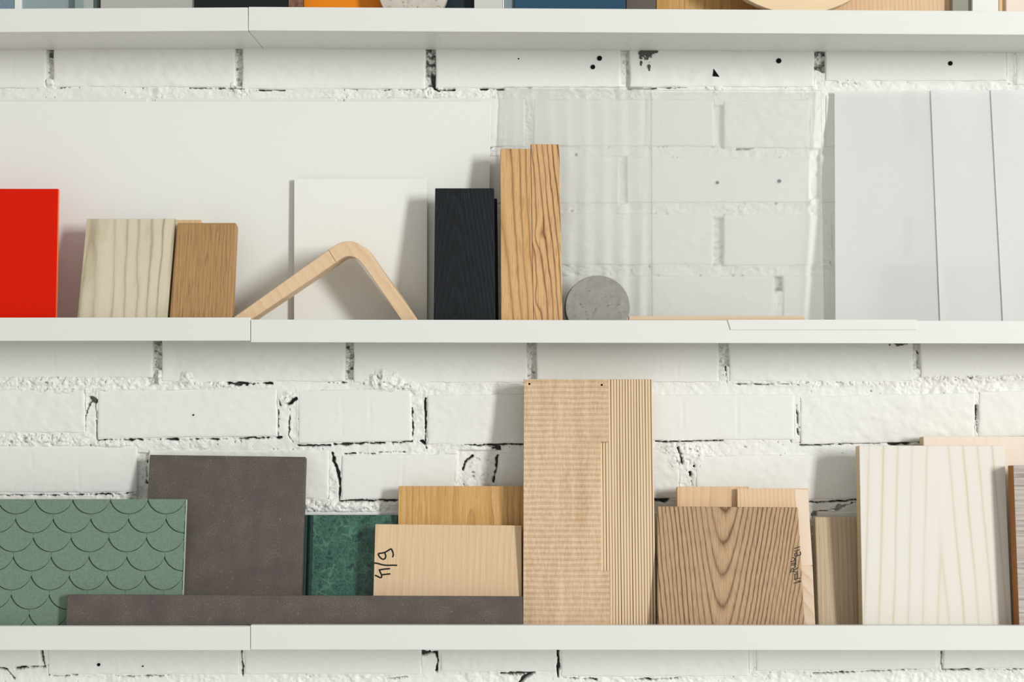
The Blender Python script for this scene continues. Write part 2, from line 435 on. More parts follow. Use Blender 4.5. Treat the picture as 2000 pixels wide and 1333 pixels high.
def build_wall():
    st = 1.45
    xs = np.arange(-130, 2131, st)
    ys = np.arange(-60, 1421, st)
    X, Y = np.meshgrid(xs, ys, indexing='ij')
    X = X.astype(np.float32)
    Y = Y.astype(np.float32)
    inside = np.full(X.shape, -1e3, np.float32)      # > 0 : that far inside a brick
    for q in BQ:
        x0 = min(q[0][0], q[3][0]); x1 = max(q[1][0], q[2][0])
        y0 = min(q[0][1], q[1][1]); y1 = max(q[3][1], q[2][1])
        ia, ib = np.searchsorted(xs, [x0 - 30, x1 + 30])
        ja, jb = np.searchsorted(ys, [y0 - 30, y1 + 30])
        if ib <= ia or jb <= ja:
            continue
        sx = X[ia:ib, ja:jb]; sy = Y[ia:ib, ja:jb]
        f = (sx - q[0][0]) / (q[1][0] - q[0][0])
        yt = q[0][1] + f * (q[1][1] - q[0][1])
        yb = q[3][1] + f * (q[2][1] - q[3][1])
        g = (sy - q[0][1]) / (q[3][1] - q[0][1])
        xl = q[0][0] + g * (q[3][0] - q[0][0])
        xr = q[1][0] + g * (q[2][0] - q[1][0])
        dd = np.minimum(np.minimum(sx - xl, xr - sx), np.minimum(sy - yt, yb - sy))
        inside[ia:ib, ja:jb] = np.maximum(inside[ia:ib, ja:jb], dd)
    # old mortar, struck roughly flush and painted over
    n1 = fbm(X, Y, 46, 3, 3)
    n2 = fbm(X, Y, 11, 21, 3)
    n3 = fbm(X * 0.8, Y * 1.3, 5.5, 33, 2)
    crumb = np.clip((fbm(X, Y, 120, 51, 2) - 0.42) * 5, 0, 1)
    H = -0.0017 + (n1 - 0.5) * 0.0034 + (n2 - 0.5) * (0.0012 + 0.0026 * crumb) + (n3 - 0.5) * (0.0005 + 0.0019 * crumb)
    near = np.exp(-(np.clip(-inside, 0, 50) / 4.0) ** 2)
    smear = np.clip((fbm(X, Y, 60, 71, 2) - 0.40) * 5, 0, 1)
    H = H + near * smear * 0.0010
    bare = np.zeros_like(X)
    # pits and open pores, mostly where the mortar meets the bricks
    pit = vnoise(X, Y, 4.2, 61) * 0.7 + vnoise(X, Y, 9.0, 62) * 0.3
    where = np.clip((fbm(X, Y, 85, 63, 2) - 0.36) * 4, 0, 1) * (0.35 + 0.65 * near)
    pm = np.clip((pit - (0.93 - 0.16 * where)) / 0.05, 0, 1)
    H = H - 0.0035 * pm
    bare = np.maximum(bare, np.clip(pm * 0.62, 0, 1))
    over = np.zeros(X.shape, bool)
    for (cx, cy, rx, ry, hm) in LUMPS:
        ia, ib = np.searchsorted(xs, [cx - 2.2 * rx, cx + 2.2 * rx]); ja, jb = np.searchsorted(ys, [cy - 2.2 * ry, cy + 2.2 * ry])
        sx = X[ia:ib, ja:jb]; sy = Y[ia:ib, ja:jb]
        g = np.exp(-((sx - cx) / rx) ** 2 - ((sy - cy) / ry) ** 2)
        rag = 0.35 + 1.3 * fbm(sx, sy, 9, 301, 3)
        base = np.where((inside[ia:ib, ja:jb] > 0) & ~over[ia:ib, ja:jb], -0.0020, H[ia:ib, ja:jb])
        H[ia:ib, ja:jb] = base + g * rag * hm * 0.001
        over[ia:ib, ja:jb] |= (g * rag * hm * 0.001 > 0.0012)
        bare[ia:ib, ja:jb] = np.maximum(bare[ia:ib, ja:jb], g * 0.75 * (vnoise(sx, sy, 4.5, 77) > 0.80))
        H[ia:ib, ja:jb] -= g * 0.002 * (vnoise(sx, sy, 5, 77) > 0.74)
    for (cx, cy, rx, ry) in PATCH:
        ia, ib = np.searchsorted(xs, [cx - 1.6 * rx, cx + 1.6 * rx]); ja, jb = np.searchsorted(ys, [cy - 1.6 * ry, cy + 2.2 * ry])
        sx = X[ia:ib, ja:jb]; sy = Y[ia:ib, ja:jb]
        d = np.hypot((sx - cx) / rx, (sy - cy) / np.where(sy > cy, ry * 1.4, ry)) + (fbm(sx, sy, 9, 331, 3) - 0.5) * 1.5
        m = d < 0.85
        H[ia:ib, ja:jb] = np.where(m, 0.0011 + (n3[ia:ib, ja:jb] - 0.5) * 0.001, H[ia:ib, ja:jb])
        bare[ia:ib, ja:jb] = np.where(m, 0.97, bare[ia:ib, ja:jb])
        over[ia:ib, ja:jb] |= m
    for (x0, y0, x1, y1), dm, br in JO:
        ia, ib = np.searchsorted(xs, [x0 - 12, x1 + 12]); ja, jb = np.searchsorted(ys, [y0 - 12, y1 + 12])
        sx = X[ia:ib, ja:jb]; sy = Y[ia:ib, ja:jb]
        rag = (fbm(sx, sy, 12, 401, 3) - 0.5) * 11
        dd = np.minimum(np.minimum(sx - x0 + 3, x1 + 3 - sx), np.minimum(sy - y0, y1 - sy + rag))
        m = np.clip((dd + 1) / 3, 0, 1)
        tgt = -dm * 0.001 + (n2[ia:ib, ja:jb] - 0.5) * 0.003
        H[ia:ib, ja:jb] = H[ia:ib, ja:jb] * (1 - m) + tgt * m
        b = m * np.clip(br + (fbm(sx, sy, 7, 431, 3) - 0.5) * 1.3 * (br > 0), 0, 1) * (br > 0)
        bare[ia:ib, ja:jb] = np.maximum(bare[ia:ib, ja:jb], b)
    for pts, wd, br, dash in CR:
        ax = [p[0] for p in pts]; ay = [p[1] for p in pts]
        ia, ib = np.searchsorted(xs, [min(ax) - 12, max(ax) + 12]); ja, jb = np.searchsorted(ys, [min(ay) - 12, max(ay) + 12])
        sx = X[ia:ib, ja:jb]; sy = Y[ia:ib, ja:jb]
        jx = (fbm(sx, sy, 14, 501, 3) - 0.5) * 4.5
        jy = (fbm(sx, sy, 14, 541, 3) - 0.5) * 4.5
        d = segdist(sx + jx, sy + jy, pts)
        ww = wd * np.clip(1.9 * fbm(sx, sy, 15, 601, 3) - 0.22, 0.12, 1.5) * 0.62 + (fbm(sx, sy, 4.5, 611, 2) - 0.5) * 1.5
        if dash:
            ww = ww * np.clip((fbm(sx, sy, 13, 641, 2) - 0.36) * 6, 0, 1.25)
        m = np.clip((ww - d) / 1.1 + 0.5, 0, 1)
        H[ia:ib, ja:jb] = np.minimum(H[ia:ib, ja:jb], H[ia:ib, ja:jb] * (1 - m) - 0.0125 * m)
        bare[ia:ib, ja:jb] = np.maximum(bare[ia:ib, ja:jb], np.clip(m * 1.2, 0, 1) * br)
    H = np.where((inside > 2.5) & ~over, np.minimum(H, -0.0075), H)
    H = np.where((inside > 0) & (inside <= 2.5) & ~over, np.minimum(H, -0.0018), H)
    ok = (inside < 5.5) | over
    keep = ok[:-1, :-1] | ok[1:, :-1] | ok[1:, 1:] | ok[:-1, 1:]
    idx = np.arange(X.size).reshape(X.shape)
    quads = np.stack([idx[:-1, :-1], idx[:-1, 1:], idx[1:, 1:], idx[1:, :-1]], -1)[keep]
    used = np.unique(quads)
    remap = np.zeros(X.size, np.int64)
    remap[used] = np.arange(len(used))
    xf = X.ravel()[used].astype(float); yf = Y.ravel()[used].astype(float); hf = H.ravel()[used]
    co = np.stack([(xf - 1000) * K, WALL - hf, EYE + (666.5 - yf) * K], -1)
    wall = link('wall_back', mesh_np('mortar', co, remap[quads], bare.ravel()[used]), M['paint'])
    wall['kind'] = 'structure'
    # rough masonry behind and beyond the part in view
    back = link('masonry_core', box(-1.15, 1.15, WALL + 0.0145, WALL + 0.12, EYE - 0.75, EYE + 0.65), M['paint'], wall)
    for i, q in enumerate(BQ):
        fine = q[1][0] > -20 and q[0][0] < 2020 and q[3][1] > 60 and q[0][1] < 1340 and not (985 < q[0][1] < 1220)
        co, f4, cx, cy = brick_mesh(q, i, fine)
        b = link('brick', mesh_np('brick', co, f4), M['paint'], wall)
        b.location = ((cx - 1000) * K, WALL, EYE + (666.5 - cy) * K)
    # drilled holes and chips in the brick faces
    for (hx, hy, hr) in HOLES:
        n = 14
        pts = [(hr * K * math.cos(2 * math.pi * a / n), hr * K * math.sin(2 * math.pi * a / n)) for a in range(n)]
        o = link('drill_hole', prism(pts, -0.0006, 0.004), M['gap'], wall)
        o.location = ((hx - 1000) * K, WALL - 0.0006, EYE + (666.5 - hy) * K)
    o = link('chip', prism([(-0.0042, -0.0050), (0.0050, -0.0058), (-0.0030, 0.0052)], -0.0006, 0.004), M['gap'], wall)
    o.location = ((1398 - 1000) * K, WALL - 0.0006, EYE + (666.5 - 142) * K)
    return wall
wall = build_wall()

# ------------------------------------------------------------------ the white picture ledges
LG = LIP / F
FLOOR = {}
def ledge(row, side, x0, x1, ta, tb, ba, bb, label):
    """lip seen from pixel x0 to x1; top edge runs ta -> tb, bottom edge ba -> bb"""
    a = P(x0, 0.5 * (ba + ta), LIP)
    b = P(x1, 0.5 * (bb + tb), LIP)
    L = (b - a).length
    h = 0.5 * ((ba - ta) + (bb - tb)) * LG
    t = empty('picture_ledge', label, 'shelf', ((a.x + b.x) / 2, LIP, (a.z + b.z) / 2), 'white picture ledges')
    t.rotation_euler = (0, -math.atan2(b.z - a.z, b.x - a.x), 0)
    link('front_lip', box(-L / 2, L / 2, 0, 0.0085, -h / 2, h / 2, 0.0007, 2), M['lacquer'], t)
    link('base_board', box(-L / 2, L / 2, 0.0086, WALL - LIP + 0.0005, -h / 2, -h / 2 + 0.005), M['lacquer'], t)
    link('back_rail', box(-L / 2, L / 2, WALL - LIP - 0.0035, WALL - LIP + 0.0004, -h / 2 + 0.0051, -h / 2 + 0.013, 0.0005, 1), M['lacquer'], t)
    FLOOR[(row, side)] = (a.x, b.x, a.z - h / 2 + 0.005, b.z - h / 2 + 0.005)
SX = {'top': 484.6, 'middle': 489.2, 'bottom': 488.8}
ledge('top', 0, -260, 484, 18.5, 14.0, 64, 60.5, 'white picture ledge under the black and orange samples, shorter left run')
ledge('top', 1, 485.2, 2280, 13.2, 23.2, 59.6, 69.6, 'white picture ledge under the oak and blue samples, long run at the top')
ledge('middle', 0, -260, 488.6, 621.2, 620.2, 666.5, 666.2, 'white picture ledge holding the red panel and pale plank')
ledge('middle', 1, 489.8, 2280, 624.6, 627.4, 669, 672.2, 'white picture ledge holding black board, oak boards and clear sheets')
ledge('bottom', 0, -260, 488.2, 1224.2, 1224.2, 1270.5, 1271.2, 'white picture ledge under the green scale tile')
ledge('bottom', 1, 489.4, 2280, 1221.8, 1223.6, 1270.0, 1271.4, 'white picture ledge under the tall sawn board and white plank')

def floor_z(row, px):
    s = 0 if px < SX[row] else 1
    x = (px - 1000) * LIP / F
    ax, bx, az, bz = FLOOR[(row, s)]
    return az + (bz - az) * (x - ax) / (bx - ax)

# ------------------------------------------------------------------ leaning boards
def slab(name, label, cat, row, xl, xr, ytop, yb, yt, t, mat, bevel=0.0006, seg=2, bl=None, br=None, group=None, side_mat=None, ytop_r=None, sub=None):
    """a board that stands on the ledge: its front face at depth yb below and yt at the top;
    bl / br: pixel of the lower corners where the board is not square"""
    zt = EYE + (666.5 - ytop) * yt / F
    XL, XR = (xl - 1000) * yt / F, (xr - 1000) * yt / F
    zf = min(floor_z(row, max(-250, xl)), floor_z(row, min(xr, 2270))) if (xl < SX[row]) == (xr < SX[row]) else max(floor_z(row, xl), floor_z(row, xr))
    a = math.atan2(yt - yb, zt - zf)
    z0 = zf + t * math.sin(a) + 0.0001
    h = math.hypot(yt - yb, zt - z0)
    cx = 0.5 * (XL + XR)
    w = 0.5 * (XR - XL)
    BL = -w if bl is None else (bl - 1000) * yb / F - cx
    BR = w if br is None else (br - 1000) * yb / F - cx
    hr = h if ytop_r is None else h - (ytop_r - ytop) * yt / F
    poly = [(BL, 0), (BR, 0), (w, hr), (-w, h)]
    o = link(name, prism(poly, 0, t, bevel, seg, side_mat), mat)
    o.location = (cx, yb, z0)
    o.rotation_euler = (-a, 0, 0)
    tag(o, label, cat, group)
    return o

def local(o, px, py):
    """the point of a board's front face that is seen at a pixel, in the board's own frame"""
    m = Matrix.Translation(o.location) @ o.rotation_euler.to_matrix().to_4x4()
    inv = m.inverted()
    p = inv @ Vector((0, 0, EYE))
    q = inv @ P(px, py, 2.0)
    d = q - p
    k = -p.y / d.y
    r = p + d * k
    return r.x, r.z

def ribbons(name, o, strokes, width, mat):
    """pen strokes lying on a board as a thin film of ink"""
    bm = bmesh.new()
    for s in strokes:
        pts = [Vector(local(o, *p)) for p in s]
        # soften the corners of the stroke
        for _ in range(2):
            n = [pts[0]]
            for a, b in zip(pts[:-1], pts[1:]):
                n += [a * 0.75 + b * 0.25, a * 0.25 + b * 0.75]
            pts = n + [pts[-1]]
        L = []
        for i, p in enumerate(pts):
            d = (pts[min(i + 1, len(pts) - 1)] - pts[max(i - 1, 0)])
            d = d.normalized() if d.length > 1e-9 else Vector((1, 0))
            nn = Vector((-d.y, d.x)) * width * 0.5
            L.append((bm.verts.new((p.x + nn.x, -0.00025, p.y + nn.y)), bm.verts.new((p.x - nn.x, -0.00025, p.y - nn.y))))
        for (a, b), (c, d) in zip(L[:-1], L[1:]):
            bm.faces.new((a, b, d, c))
    g = bmesh.ops.extrude_face_region(bm, geom=bm.faces[:])
    for v in g['geom']:
        if isinstance(v, bmesh.types.BMVert):
            v.co.y = 0.0001
    bmesh.ops.recalc_face_normals(bm, faces=bm.faces[:])
    me = bpy.data.meshes.new(name)
    bm.to_mesh(me)
    bm.free()
    return link(name, me, mat, o)

def dot(o, px, py, r, name='nail_hole'):
    x, z = local(o, px, py)
    n = 10
    me = prism([(x + r * math.cos(2 * math.pi * a / n), z + r * math.sin(2 * math.pi * a / n)) for a in range(n)], -0.0002, 0.0006)
    return link(name, me, M['gap'], o)

# ---- board materials
M['red'] = plain('red_board', S(216, 26, 0, 1.0), 0.7, 0.12, 0.12, 480)
M['red_lit_edge'] = plain('red_board_lit_edge', S(240, 120, 70), 0.6, 0.3)  # edge coloured lighter, as the light catching it would make it
M['mdf_white'] = plain('white_laminate', S(235, 236, 231), 0.4, 0.4)
M['cream'] = plain('off_white_laminate', S(238, 238, 232), 0.45, 0.4)
M['mdf_edge'] = plain('raw_board_edge', S(190, 165, 135), 0.8, 0.2, 0.1)
M['pale_ash'] = wood('pale_ash', S(221, 210, 186), S(146, 136, 102), cx=-0.05, d=0.02, tp=0.02, freq=66, amt=0.85, sharp=5, sym=True, warp=0.011, wsc=(34, 34, 6), fine=0.14, blotch=0.12, rough=0.5,
                     tint=(S(185, 182, 150), 0.54, 0.70, (26, 26, 9)))
M['oak_mid'] = wood('brown_oak', S(186, 146, 98), S(104, 70, 34), cx=-0.2, d=0.01, freq=210, amt=0.35, sharp=2, warp=0.004, fine=0.45, fsc=(700, 700, 16), pores=0.6, psc=(900, 900, 26), blotch=0.18, rough=0.5)
M['beech'] = wood('pale_beech', S(224, 192, 152), S(190, 148, 102), cx=-0.3, d=0.01, freq=130, amt=0.3, sharp=2, warp=0.003, fine=0.25, blotch=0.12, rough=0.5, axis='Z')
M['black_oak'] = wood('black_oak', S(7, 11, 15), S(46, 54, 60), cx=-0.012, d=0.012, tp=0.13, freq=190, amt=0.45, sharp=2.5, warp=0.006, fine=0.6, fsc=(1000, 1000, 45), blotch=0.1, rough=0.8, bump=0.6)
M['black_flat'] = plain('black_stain', S(14, 16, 18), 0.6, 0.3)
M['oak_gold'] = wood('golden_oak', S(222, 180, 126), S(120, 74, 32), cx=-0.02, d=0.02, tp=0.045, freq=130, amt=1.0, sharp=3.6, sym=True, warp=0.007, wsc=(30, 30, 6), fine=0.22, pores=0.45, psc=(900, 900, 30), blotch=0.15, rough=0.45,
                     tint=(S(196, 140, 72), 0.52, 0.72, (22, 22, 6)))
M['oak_gold2'] = wood('golden_oak_knotty', S(224, 182, 130), S(112, 68, 32), cx=-0.06, d=0.02, tp=0.085, freq=140, amt=1.1, sharp=3.6, sym=True, warp=0.006, wsc=(34, 34, 9), fine=0.22, pores=0.5, psc=(900, 900, 30), blotch=0.12, rough=0.45,
                      knots=[(-0.010, 0.135, 0.007, 0.006), (-0.012, 0.050, 0.007, 0.006)], off=3.3)
M['strip_wood'] = wood('pink_strip_wood', S(226, 203, 176), S(196, 160, 124), cx=0, d=0.02, tp=0.01, freq=90, amt=0.5, fine=0.2, rough=0.5, axis='X')
M['sage'] = plain('sage_green', S(114, 136, 119, 1.0), 0.55, 0.3, 0.13, 480)
M['sage_edge'] = plain('sage_green_edge', S(186, 200, 184), 0.6, 0.3)

def speckle():
    k = N('dark_fibre_board')
    co = k.coord()
    a = k.noise(co, 520, 4, 0.75)
    b = k.noise(co, 30, 3, 0.6)
    c = k.mix(k.ramp(a, 0.3, 0.72), S(76, 69, 64), S(122, 113, 105))
    c = k.mix(k.ramp(b, 0.35, 0.7), c, S(88, 80, 77))
    lt = k.ramp(k.noise(co, 330, 1, 0.4), 0.70, 0.76)
    c = k.mix(k.math('MULTIPLY', lt, 0.4), c, S(170, 150, 130))
    return k.bsdf(c, 0.75, a, 0.25, 0.0005, 0.25)
M['fibre'] = speckle()

def marble():
    k = N('green_marble')
    co = k.coord()
    mp = k.n('ShaderNodeMapping')
    k.set(mp.inputs[0], co)
    wv = k.n('ShaderNodeTexNoise')
    wv.inputs['Scale'].default_value = 45
    wv.inputs['Detail'].default_value = 5
    k.set(wv.inputs['Vector'], co)
    add = k.n('ShaderNodeVectorMath', operation='MULTIPLY_ADD')
    k.set(add.inputs[0], wv.outputs['Color'])
    add.inputs[1].default_value = (0.022, 0.022, 0.022)
    k.set(add.inputs[2], co)
    def vor(sc):
        vo = k.n('ShaderNodeTexVoronoi', feature='DISTANCE_TO_EDGE')
        vo.inputs['Scale'].default_value = sc
        k.set(vo.inputs['Vector'], add.outputs[0])
        return vo.outputs['Distance']
    v1 = k.ramp(vor(75), 0.0, 0.13, 1, 0)
    dk = k.ramp(k.noise(co, 95, 3, 0.6), 0.56, 0.66)
    v2 = k.ramp(vor(190), 0.0, 0.2, 1, 0)
    cl = k.noise(co, 60, 5, 0.65)
    fine = k.noise(co, 420, 3, 0.65)
    base = k.mix(k.ramp(cl, 0.35, 0.62), S(16, 52, 46), S(48, 94, 78))
    base = k.mix(k.ramp(fine, 0.42, 0.75), base, S(74, 118, 100))
    patch = k.ramp(k.noise(co, 26, 2, 0.5), 0.42, 0.62)
    base = k.mix(k.math('MULTIPLY', k.math('MULTIPLY', v1, patch), 0.42), base, S(124, 164, 144))
    base = k.mix(k.math('MULTIPLY', v2, 0.10), base, S(110, 154, 134))
    base = k.mix(k.math('MULTIPLY', dk, 0.8), base, S(12, 44, 42))
    return k.bsdf(base, 0.3, spec=0.5)
M['marble'] = marble()

M['oak_honey'] = wood('honey_oak', S(216, 174, 112), S(146, 98, 46), cx=0.015, d=0.05, tp=0.02, freq=150, amt=0.5, sharp=2, warp=0.010, wsc=(24, 24, 5), fine=0.6, fsc=(800, 800, 16), blotch=0.22, pores=0.3, rough=0.45,
                      tint=(S(190, 138, 66), 0.54, 0.70, (30, 30, 8)))
M['oak_pale'] = wood('pale_oak', S(224, 197, 161), S(188, 150, 106), cx=-0.1, d=0.02, tp=-0.03, freq=120, amt=0.3, sharp=2, warp=0.010, fine=0.5, fsc=(800, 800, 16), blotch=0.16, rough=0.5)

def sawn():
    k = N('rough_sawn_oak')
    co = k.coord()
    x, y, z = k.xyz(co)
    wv = k.math('MULTIPLY', k.noise(k.vmul(co, (18, 18, 40)), 1.0, 2), 0.004)
    zz = k.math('ADD', z, wv)
    s1 = k.math('SINE', k.math('MULTIPLY', zz, 2 * math.pi / 0.0074))
    s2 = k.math('SINE', k.math('MULTIPLY', zz, 2 * math.pi / 0.0029))
    band = k.math('ADD', k.math('MULTIPLY', s1, 0.36), k.math('MULTIPLY', s2, 0.14))
    amp = k.ramp(k.noise(k.vmul(co, (14, 14, 10)), 1.0, 2), 0.3, 0.7, 0.5, 1.0)
    band = k.math('MULTIPLY', band, amp)
    dash = k.math('SUBTRACT', k.noise(k.vmul(co, (420, 420, 130)), 1.0, 3, 0.6), 0.5)
    long = k.math('SUBTRACT', k.noise(k.vmul(co, (90, 90, 6)), 1.0, 3, 0.6), 0.5)
    fac = k.math('ADD', k.math('ADD', k.math('MULTIPLY', band, 0.55), k.math('MULTIPLY', dash, 0.8)), k.math('ADD', k.math('MULTIPLY', long, 0.6), 0.30), clamp=True)
    col = k.mix(fac, S(227, 201, 169), S(164, 127, 90))
    st = k.ramp(k.noise(k.vmul(co, (16, 16, 8)), 1.0, 2), 0.58, 0.74)
    col = k.mix(k.math('MULTIPLY', st, 0.4), col, S(172, 128, 72))
    return k.bsdf(col, 0.75, k.math('MULTIPLY', fac, -1), 0.5, 0.0012, 0.2)
M['sawn'] = sawn()

def plies():
    k = N('striped_plies')
    co = k.coord()
    x, y, z = k.xyz(co)
    w = k.math('MULTIPLY', k.math('SUBTRACT', k.noise(k.vmul(co, (30, 30, 4)), 1.0, 2), 0.5), 0.0016)
    t = k.math('FRACT', k.math('ADD', k.math('MULTIPLY', k.math('ADD', x, w), 1 / 0.00385), 20.2))
    ln = k.math('MULTIPLY', k.ramp(t, 0.54, 0.64), k.ramp(t, 1.0, 0.93))
    var = k.ramp(k.noise(k.vmul(co, (260, 260, 3)), 1.0, 2), 0.3, 0.7, 0.55, 1.0)
    f = k.math('MULTIPLY', ln, var)
    base = k.mix(k.noise(k.vmul(co, (500, 500, 12)), 1.0, 3), S(238, 218, 186), S(223, 197, 160))
    dark = k.mix(k.noise(k.vmul(co, (60, 60, 6)), 1.0, 2), S(108, 68, 36), S(150, 106, 66))
    col = k.mix(f, base, dark)
    return k.bsdf(col, 0.6, k.math('MULTIPLY', f, -1), 0.5, 0.0008, 0.3)
M['plies'] = plies()

M['oak_cath'] = wood('cathedral_oak', S(196, 163, 126), S(100, 72, 46), shear=-0.07, cx=-0.016, d=0.024, tp=-0.125, freq=190, amt=1.35, sharp=3.8, sym=True, warp=0.0055, wsc=(20, 20, 6), fine=0.42, fsc=(900, 900, 40), pores=0.75, porec=S(92, 66, 40),
                     psc=(800, 800, 60), pth=(0.52, 0.64), ringpore=0.6, blotch=0.1, rough=0.55)
M['ash_light'] = wood('light_ash', S(230, 198, 160), S(188, 142, 98), cx=0.01, d=0.02, tp=0.06, freq=110, amt=0.55, sharp=2, warp=0.006, fine=0.25, fsc=(700, 700, 14), blotch=0.12, rough=0.5)
M['ash_strip'] = wood('light_ash_straight', S(232, 202, 165), S(184, 138, 96), cx=-0.3, d=0.02, freq=175, amt=0.5, sharp=2.5, warp=0.003, fine=0.25, fsc=(700, 700, 16), blotch=0.1, rough=0.5)
M['sapwood'] = wood('pale_sapwood', S(232, 212, 190), S(205, 166, 124), cx=-0.06, d=0.02, tp=0.9, freq=50, amt=0.6, sharp=2.4, warp=0.008, wsc=(40, 40, 30), fine=0.15, blotch=0.2, rough=0.5)
M['grey_oak'] = wood('weathered_brown_oak', S(204, 184, 154), S(120, 96, 68), cx=-0.3, d=0.02, freq=160, amt=0.4, sharp=2, warp=0.003, fine=0.45, fsc=(800, 800, 14), blotch=0.2, rough=0.55)
M['white_pine'] = wood('white_pine', S(231, 227, 219), S(208, 196, 168), cx=0.008, d=0.004, tp=0.055, freq=52, amt=0.9, sharp=6, sym=True, warp=0.0035, wsc=(10, 10, 4), fine=0.10, fsc=(700, 700, 14), blotch=0.05, rough=0.45)
M['pine_side'] = wood('pine_edge', S(222, 198, 160), S(190, 158, 112), cx=-0.3, freq=120, amt=0.4, fine=0.25, rough=0.5)
M['pink_maple'] = wood('pinkish_maple', S(238, 224, 209), S(226, 205, 184), cx=-0.3, freq=60, amt=0.3, fine=0.2, blotch=0.1, rough=0.45)
M['whitewash'] = wood('whitewashed_grain', S(196, 186, 176), S(110, 98, 90), cx=-0.3, d=0.02, freq=150, amt=0.4, sharp=2, warp=0.006, fine=0.6, fsc=(600, 600, 20), pores=0.6, psc=(420, 420, 22), blotch=0.2, rough=0.6, axis='X')
M['core'] = plain('brown_core', S(166, 112, 66), 0.75, 0.2, 0.15, 600)
M['core_line'] = plain('orange_core_line', S(196, 110, 56), 0.7, 0.2)

def concrete(name, a, b, pit):
    k = N(name)
    co = k.coord()
    n = k.noise(co, 50, 5, 0.65)
    c = k.mix(k.ramp(n, 0.3, 0.7), a, b)
    blot = k.ramp(k.noise(co, 60, 3, 0.6), 0.55, 0.70)
    c = k.mix(k.math('MULTIPLY', blot, 0.45), c, S(132, 122, 110))
    p = k.ramp(k.noise(k.vmul(co, (120, 120, 200)), 1.0, 3, 0.65), 0.60, 0.68)
    c = k.mix(k.math('MULTIPLY', p, pit), c, S(112, 104, 94))
    return k.bsdf(c, 0.7, k.math('MULTIPLY', p, -1), 0.3, 0.001, 0.3)
M['concrete'] = concrete('grey_concrete', S(140, 138, 131), S(162, 160, 153), 0.8)
M['terrazzo'] = concrete('warm_concrete', S(190, 184, 172), S(204, 198, 186), 0.8)

# ------------------------------------------------------------------ middle ledge
o = slab('colour_panel', 'bright red panel at the left end of the middle ledge', 'panel', 'middle', -190, 113.5, 369, 1.968, 1.980, 0.007, [M['red'], M['red_lit_edge']], 0.0004, 1, side_mat=1)
o = slab('white_board', 'large plain white board leaning on the bricks behind red panel and pale plank', 'board', 'middle', -200, 959, 198, 2.052, 2.0585, 0.004, M['mdf_white'], 0.0004, 1, br=951)
o = slab('wood_sample', 'pale greenish ash plank with dark wavy rings beside the red panel', 'wood board', 'middle', 170, 343, 428, 1.968, 2.012, 0.016, M['pale_ash'], 0.0006, 2, bl=148, br=324)
o = slab('wood_sample', 'thin pale beech strip peeping out behind the brown oak block', 'wood board', 'middle', 330, 393, 430, 1.994, 2.040, 0.012, M['beech'], 0.0006, 2)
o = slab('wood_sample', 'brown oak block with rounded corners overlapping the pale ash plank', 'wood board', 'middle', 345.5, 462, 435, 1.966, 2.006, 0.018, M['oak_mid'], 0.0032, 3, bl=327.5, br=451)
o = slab('white_board', 'square off-white laminate sample behind the bent wooden angle', 'board', 'middle', 574.5, 834.5, 349.5, 2.041, 2.0480, 0.005, [M['cream'], M['mdf_edge']], 0.0003, 1, side_mat=1, br=834, bl=574)

def arch():
    y0 = 1.973
    outer = [(455, 660), (454, 622), (642, 488), (650, 482), (658, 477), (668, 473), (680, 471), (690, 472), (700, 475.5), (709, 481), (718, 489.5), (727, 501), (736, 515), (781, 577.5), (828, 643)]
    inner = [(806, 660), (783, 625), (740, 562), (711, 521), (704, 512.5), (699, 507.5), (693, 503.5), (687, 501.3), (681, 500.6), (674, 502), (666, 506), (656, 513), (620, 538), (486, 628), (468, 642)]
    fz = floor_z('middle', 600)
    loc = Vector(((640 - 1000) * y0 / F, y0, fz))
    pts = [P(x, y, y0) - loc for x, y in outer + inner]
    poly = [(p.x, max(p.z, 0.0001)) for p in pts]
    poly.reverse()
    me = prism(poly, 0, 0.050, 0.0008, 1)
    t = link('bent_wood_angle', me, M['arch'])
    t.location = loc
    tag(t, 'pale wooden angle with a rounded bend standing tent-like on the ledge', 'wood part')
    # the finger joint: a thin dark glue line across the left leg
    a, b = P(642, 488.6, y0) - loc, P(656, 512, y0) - loc
    d = Vector((b.z - a.z, 0, -(b.x - a.x))).normalized() * 0.00035
    ln = prism([(a.x - d.x, a.z - d.z), (b.x - d.x, b.z - d.z), (b.x + d.x, b.z + d.z), (a.x + d.x, a.z + d.z)], -0.00015, 0.002)
    link('glue_line', ln, M['glue'], t)
    return t
M['glue'] = plain('brown_glue_line', S(150, 112, 74), 0.7, 0.2)
M['arch'] = wood('bent_beech', S(230, 201, 166), S(192, 152, 112), cx=-0.3, d=0.02, tp=0.75, freq=60, amt=0.3, sharp=2, warp=0.01, wsc=(30, 30, 30), fine=0.22, fsc=(420, 420, 120), blotch=0.12, rough=0.5)
arch()
o = slab('wood_sample', 'black stained oak board with open grain left of the golden oak boards', 'wood board', 'middle', 850, 965, 368, 1.968, 2.006, 0.017, M['black_oak'], 0.0007, 2, bl=846.5, br=968)
o = slab('wood_sample', 'second flat black board half hidden behind the black grained board', 'wood board', 'middle', 868, 971, 388, 1.990, 2.026, 0.014, M['black_flat'], 0.0006, 1, br=974)
o = slab('wood_sample', 'golden oak board with dark chamfered corner, left of the knotty oak board', 'wood board', 'middle', 977, 1036, 291, 1.968, 2.016, 0.020, M['oak_gold'], 0.0008, 2, bl=979, br=1042)
o = slab('wood_sample', 'tallest golden oak board with dark knots on the middle ledge', 'wood board', 'middle', 1036.5, 1092.5, 282, 1.968, 2.016, 0.020, M['oak_gold2'], 0.0008, 2, bl=1042.5, br=1099.5)

